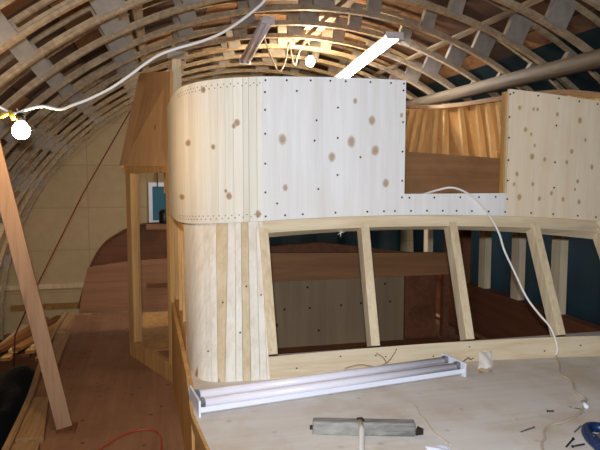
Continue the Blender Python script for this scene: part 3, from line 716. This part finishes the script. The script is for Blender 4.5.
def tube_lamp(name, p, q, width, label, lit, up=(0, 0, 1)):
    """two-tube fitting: p,q ends of the pan's centre line, open side facing -up"""
    p = V(p); q = V(q); d = (q-p).normalized(); u = V(up); u = (u-d*u.dot(d)).normalized(); s = d.cross(u); c = (p+q)/2
    t = thing(name, c, label, 'tube lamp', 'twin tube lamps')
    L = (q-p).length
    def P(a, b, h): return p+d*a+s*b+u*h
    w = width/2
    m = MB()
    prof = [(-w, -.030), (-w, -.010), (-w+.012, 0), (-.03, .004), (.03, .004), (w-.012, 0), (w, -.010), (w, -.030), (w-.003, -.030), (w-.003, -.012), (w-.014, -.004), (.02, -.001), (.014, -.030), (-.014, -.030), (-.02, -.001), (-w+.014, -.004), (-w+.003, -.012), (-w+.003, -.030)]
    m.prism([P(0, b, h) for b, h in prof], d*L); m.build('reflector_pan', M['white_metal'], t)
    for b in (-w*.55, w*.55):
        m = MB(); m.tube([P(.025, b, -.031), P(L-.025, b, -.031)], .0190, 14); m.build('tube', M['tube_on'] if lit else M['tube'], t)
    for a in (-.008, L):
        m = MB(); m.prism([P(a, -w-.006, -.058), P(a, w+.006, -.058), P(a, w+.006, .008), P(a, -w-.006, .008)], d*.008); pl = m.build('end_plate', M['white_metal'], t)
        for b in (-w*.55, w*.55):
            m = MB(); a2 = a+.008 if a < 0 else a-.022
            m.prism([P(a2, b-.012, -.052), P(a2, b+.012, -.052), P(a2, b+.012, -.006), P(a2, b-.012, -.006)], d*.022); m.build('lamp_holder', M['cap'], pl)
    return t
tube_lamp('tube_lamp', (2.10, 6.95, 2.08), (2.13, 5.22, 2.235), .16, 'lit twin tube lamp glowing blue white under the roof ribs', True)
tube_lamp('tube_lamp', (.88, 6.2, 2.13), (.95, 5.25, 2.31), .11, 'unlit twin tube lamp hanging among the roof ribs left of ridge', False)
tube_lamp('tube_lamp', (.122, 2.318, .007), (1.338, 2.500, .007), .170, 'white twin tube lamp lying tubes up on the foredeck', False, up=(0, 0, -1))
# hanging wires of the roof lamps
m = MB(); m.tube([(2.12, 6.8, 2.10), (2.13, 6.6, 2.26)], .003, 6); m.tube([(2.12, 5.5, 2.21), (2.12, 5.47, 2.24)], .003, 6); tag(m.build('hanger_wire', M['dark']), 'thin wire holding the lit tube lamp under the ribs', 'wire')
m = MB(); m.tube(spline([(1.05, 6.0, 2.30), (1.12, 6.0, 2.12), (1.20, 6.0, 1.98), (1.27, 6.0, 2.1), (1.30, 6.0, 2.28), (1.36, 6.02, 2.05), (1.42, 6.03, 2.2), (1.5, 6.05, 2.31)], 6), .008, 6)
tag(m.build('loose_wire', M['tancord']), 'tangled tan wire loops below the ridge beside the far bulb', 'wire')

# ------------------------------------------------------------------ cords
pw = thing('power_cord', (-.6, 3.0, 1.24), 'white power cord sagging across the roof at upper left', 'cord')
m = MB(); m.tube(spline([(-.98, 3.38, 1.42), (-.86, 3.2, 1.32), (-.745, 3.0, 1.262), (-.66, 3.0, 1.215), (-.605, 3.0, 1.231), (-.56, 3.0, 1.245), (-.518, 3.0, 1.250), (-.452, 3.0, 1.238), (-.39, 3.0, 1.262), (-.317, 3.0, 1.292), (-.22, 3., 1.345), (-.131, 3.0, 1.409), (-.06, 3., 1.465), (.011, 3.0, 1.512), (.10, 3., 1.548), (.204, 3.0, 1.582), (.31, 3., 1.63), (.402, 3.0, 1.692), (.48, 3., 1.755), (.534, 3.0, 1.81), (.66, 2.98, 1.98), (.80, 2.92, 2.26)], 5), .0072, 8)
m.build('cable', M['cord'], pw)
for dx, an in ((-.055, .4), (-.02, -1.1)):
    c = V((-.64+dx, 2.99, 1.205)); d = V((math.cos(an), 0, math.sin(an)))*.022
    m = MB(); m.tube([c-d, c, c+d], [.008, .012, .009], 10); m.build('connector', M['yellow'], pw)
wc = thing('power_cord', (1.9, 2.6, .1), 'white power cord hanging from the notch over the windows onto foredeck', 'cord')
m = MB(); m.tube(spline([(1.24, 3.3, .775), (1.34, 3.05, .80), (1.424, 2.90, .846), (1.498, 2.848, .864), (1.586, 2.84, .832), (1.658, 2.84, .776), (1.72, 2.84, .705), (1.764, 2.82, .618), (1.785, 2.80, .53), (1.828, 2.76, .41), (1.864, 2.70, .286), (1.909, 2.65, .204), (1.942, 2.61, .149), (1.962, 2.575, .059), (1.948, 2.565, .012)], 5), .0058, 8)
m.build('cable', M['cord'], wc)
m = MB(); m.tube(spline([(1.948, 2.565, .012), (1.89, 2.46, .007), (1.798, 2.333, .007), (1.78, 2.23, .007), (1.711, 2.119, .007), (1.70, 2.04, .007), (1.648, 1.985, .007), (1.571, 1.914, .007), (1.465, 1.862, .007), (1.388, 1.844, .007), (1.33, 1.80, .007), (1.301, 1.754, .007), (1.25, 1.70, .007), (1.15, 1.5, .007)], 5), .0046, 8)
m.build('dusty_cable', M['tancord'], wc)
m = MB(); m.tube([(1.652, 1.998, .014), (1.628, 1.948, .014)], .008, 8); m.build('white_bit', M['white_metal'], wc)  # short white bit on the deck cable, a little thicker than it
m = MB(); m.tube(spline([(-.40, 2.95, -.49), (-.35, 3.08, -.49), (-.30, 3.165, -.49), (-.235, 3.255, -.49), (-.163, 3.305, -.49), (-.082, 3.30, -.49), (-.03, 3.22, -.49), (-.022, 3.05, -.49), (-.05, 2.8, -.49)], 6), .0045, 8)
tag(m.build('extension_cord', M['orange']), 'orange cord looped on the brown side deck', 'cord')
m = MB(); m.tube([(-.40, 8.90, 1.84), (-.92, 7.6, .70), (-1.285, 6.5, -.26), (-1.49, 6.5, -.72), (-1.56, 6.6, -1.3)], .008, 6)
tag(m.build('rope', M['redrope']), 'thin dull red rope slanting down across the beige end wall', 'rope')
m = MB(); m.box(-1.0, -.97, GABLE-.05, GABLE-.001, 1.45, 1.86); tag(m.build('trim_3', M['brown']), 'dark upright strip on the end wall under the ribs', 'trim', kind='structure')
m = MB(); m.tube([(-.04, 8.95, 1.3), (-.04, 8.95, .75)], .008, 6); tag(m.build('hook_cord', M['dark']), 'dark cord hanging in front of the small teal window', 'cord')

# ------------------------------------------------------------------ small things on the foredeck
pk = thing('paper_packet', (1.56, 2.6, 0), 'small white paper packet leaning by the window sill', 'packet')
# a pillow-like packet, leaning back on the sill
def packet(x0, x1, y0, y1, z0, z1, th, n=8, dx=0.):
    bm = bmesh.new(); F = []; Bk = []
    for i in range(n+1):
        a, b = [], []
        for j in range(n+1):
            u, v = i/n, j/n; e = (math.sin(math.pi*u)*math.sin(math.pi*v))**.5*th
            p = V((lerp(x0, x1, u)+dx*v+.004*math.sin(v*5), lerp(y0, y1, v), lerp(z0, z1, v)))
            a.append(bm.verts.new(p+V((0, -e*.7, e*.7+.004*math.sin(u*9+v*7))))); b.append(bm.verts.new(p+V((0, e*.1, -e*.1-.001))))
        F.append(a); Bk.append(b)
    for i in range(n):
        for j in range(n):
            bm.faces.new((F[i][j], F[i+1][j], F[i+1][j+1], F[i][j+1])).smooth = True
            bm.faces.new((Bk[i][j], Bk[i][j+1], Bk[i+1][j+1], Bk[i+1][j]))
    return bm
mb = MB(); mb.bm.free(); mb.bm = packet(1.455, 1.528, 2.475, 2.562, .006, .062, .010, 8, .058); mb.build('packet_body', M['paper'], pk)
mb = MB(); mb.bm.free(); mb.bm = packet(1.438, 1.512, 2.44, 2.49, .003, .009, .003, 8, .02); mb.build('clear_end', M['kraft'], pk)

tl = thing('hand_scraper', (.69, 1.95, 0), 'weathered grey wooden bar tool with pale round handle on the foredeck', 'hand tool')
a = V((.520, 2.000, .025)); b = V((.873, 1.900, .025))
m = MB(); m.bar(a, b, .044, .050, side=(.27, .96, 0)); m.build('head', M['greywood'], tl, bevel=.006)
m = MB(); m.tube([(.678, 1.935, .054), (.662, 1.87, .048), (.60, 1.70, .030), (.55, 1.56, .018)], [.0085, .0105, .0105, .012], 12); m.build('handle', M['cord'], tl)
m = MB(); m.box(.676, .696, 1.940, 1.965, .046, .056); m.build('ferrule', M['dark'], tl)
m = MB(); m.prism([(.868, 1.882, .004), (.900, 1.886, .004), (.888, 1.912, .004)], (0, 0, .022)); m.build('blade_tip', M['dark'], tl)
m = MB(); m.tube([(.521, 2.0, .02), (.510, 2.003, .02)], .008, 10); m.build('end_bolt', M['dark'], tl)

def nail(p, q, r, label, mat='dark'):
    p = V(p); q = V(q); d = (q-p).normalized()
    t = thing('nail', p, label, 'nail', 'loose nails on the foredeck')
    m = MB(); m.tube([p, p+(q-p)*.9, q], [r, r, r*.3], 8); m.build('shank', M[mat], t)
    m = MB(); m.tube([p-d*.002, p+d*.001], r*1.6, 10); m.build('head', M[mat], t)
nail((1.467, 1.969, .004), (1.492, 1.962, .004), .003, 'tiny dark nail alone on the foredeck left of the cord bend')
nail((1.322, 1.848, .004), (1.246, 1.822, .004), .0028, 'long grey nail lying left of the cord end', 'cap')
nail((1.397, 1.730, .005), (1.330, 1.682, .004), .0032, 'dark nail near the photo bottom, left of the navy loop tool')
nail((1.356, 1.680, .005), (1.412, 1.688, .004), .0032, 'dark nail pointing at the navy loop tool')
nail((1.495, 1.815, .004), (1.436, 1.776, .004), .0026, 'pale grey nail just above the navy loop tool', 'cap')
nail((1.606, 1.955, .004), (1.576, 1.985, .004), .0026, 'short grey nail beside the bend of the dusty cord', 'cap')
# curled shaving line on deck
m = MB(); m.tube(spline([(.975, 2.20, .0015), (.985, 2.14, .0025), (.965, 2.05, .0015), (.962, 1.99, .0025), (.948, 1.90, .0015), (.955, 1.84, .0025), (.958, 1.79, .0015)], 6), .0022, 6)
tag(m.build('thin_string', M['tancord']), 'thin tan string curling right of the grey wooden tool', 'string')
m = MB(); m.tube(spline([(.80, 2.50, .055), (.88, 2.52, .06), (.96, 2.535, .04), (1.02, 2.545, .05), (1.05, 2.535, .09), (1.07, 2.545, .115)], 6), .0011, 6)
m.tube(spline([(1.02, 2.545, .05), (1.0, 2.54, .08), (.97, 2.55, .10)], 5), .0011, 6)
tag(m.build('lamp_wire', M['brown']), 'thin dark wire ends curling over the back of foredeck tube lamp', 'wire')
m = MB(); m.tube(spline([(1.425, 2.56, .02), (1.46, 2.57, .035), (1.475, 2.58, .02), (1.49, 2.575, .03)], 5), .002, 6)
tag(m.build('lamp_wire', M['dark']), 'short dark wire end between tube lamp and paper packet', 'wire')
# splinter under the header
m = MB()
for an in (.2, 1.2, 2.3, 3.6, 4.6):
    c = V((.888, FY(.888, .64)-.004, .638)); m.tube([c, c+V((math.cos(an)*.02, -.004, math.sin(an)*.022))], [.003, .001], 5)
m.build('splinter', M['stave_pale'], wh)
# crumpled white scrap at the bottom edge, navy tool at the right
m = MB(); m.bm.free(); m.bm = packet(.865, .935, 1.72, 1.79, .003, .006, .010)
tag(m.build('plastic_scrap', M['white_metal']), 'crumpled white plastic scrap below the grey wooden tool', 'scrap')
nt_ = thing('loop_tool', (1.47, 1.72, 0), 'navy blue loop handled tool with grey core at lower right of foredeck', 'hand tool')
m = MB(); m.tube(spline([(1.415, 1.62, .022), (1.435, 1.70, .024), (1.475, 1.755, .026), (1.52, 1.748, .026), (1.535, 1.70, .024), (1.55, 1.62, .022)], 6), .018, 10); m.build('loop_handle', M['bluetool'], nt_)
m = MB(); m.hexa([(1.452, 1.60, .004), (1.52, 1.60, .004), (1.507, 1.725, .004), (1.468, 1.72, .004), (1.452, 1.60, .03), (1.52, 1.60, .03), (1.505, 1.72, .022), (1.47, 1.715, .022)]); m.build('core', M['cap'], nt_, bevel=.004)
m = MB(); m.tube([(1.43, 1.67, .035), (1.43, 1.67, .045)], .009, 10); m.build('rivet', M['bluetool'], nt_)

# ------------------------------------------------------------------ lights: flash on the camera and an added warm fill behind it
def light(name, kind, loc, energy, color, size):
    l = bpy.data.lights.new(name, kind); l.energy = energy; l.color = color
    if kind == 'POINT': l.shadow_soft_size = size
    o = bpy.data.objects.new(name, l); COL.objects.link(o); o.location = loc; return o
fl = light('camera_flash', 'SPOT', (-.02, -.03, 1.05), 290, (.80, .885, 1.0), .03)
fl.data.spot_size = math.radians(112); fl.data.spot_blend = 1.0; fl.data.shadow_soft_size = .03
fl.rotation_euler = (V((1.0, 2.86, .95))-fl.location).to_track_quat('-Z', 'Y').to_euler()
light('warm_fill_behind', 'POINT', (-.6, -.6, 1.7), 34, (1, .82, .6), .06)  # added unseen fill for side deck and near roof, stands in for another bulb
w = bpy.data.worlds.new('night'); SC.world = w; w.use_nodes = True
w.node_tree.nodes['Background'].inputs[0].default_value = (.05, .06, .08, 1); w.node_tree.nodes['Background'].inputs[1].default_value = .3

# ------------------------------------------------------------------ camera
F_PX = 590.0
yaw = math.atan(140*.9964/F_PX); pit = math.atan(50/F_PX)
cam = bpy.data.cameras.new('camera'); co = bpy.data.objects.new('camera', cam); COL.objects.link(co)
cam.sensor_width = 36; cam.lens = F_PX*36/600; cam.clip_start = .05
fw = V((math.sin(yaw)*math.cos(pit), math.cos(yaw)*math.cos(pit), -math.sin(pit)))
rt = V((math.cos(yaw), -math.sin(yaw), 0)); up = rt.cross(fw)
co.matrix_world = Matrix.Translation((0, 0, .93)) @ Matrix((rt, up, -fw)).transposed().to_4x4()
SC.camera = co
vs = SC.view_settings; vs.view_transform = 'Standard'; vs.look = 'None'; vs.gamma = 1; vs.exposure = 0.18; vs.use_curve_mapping = False
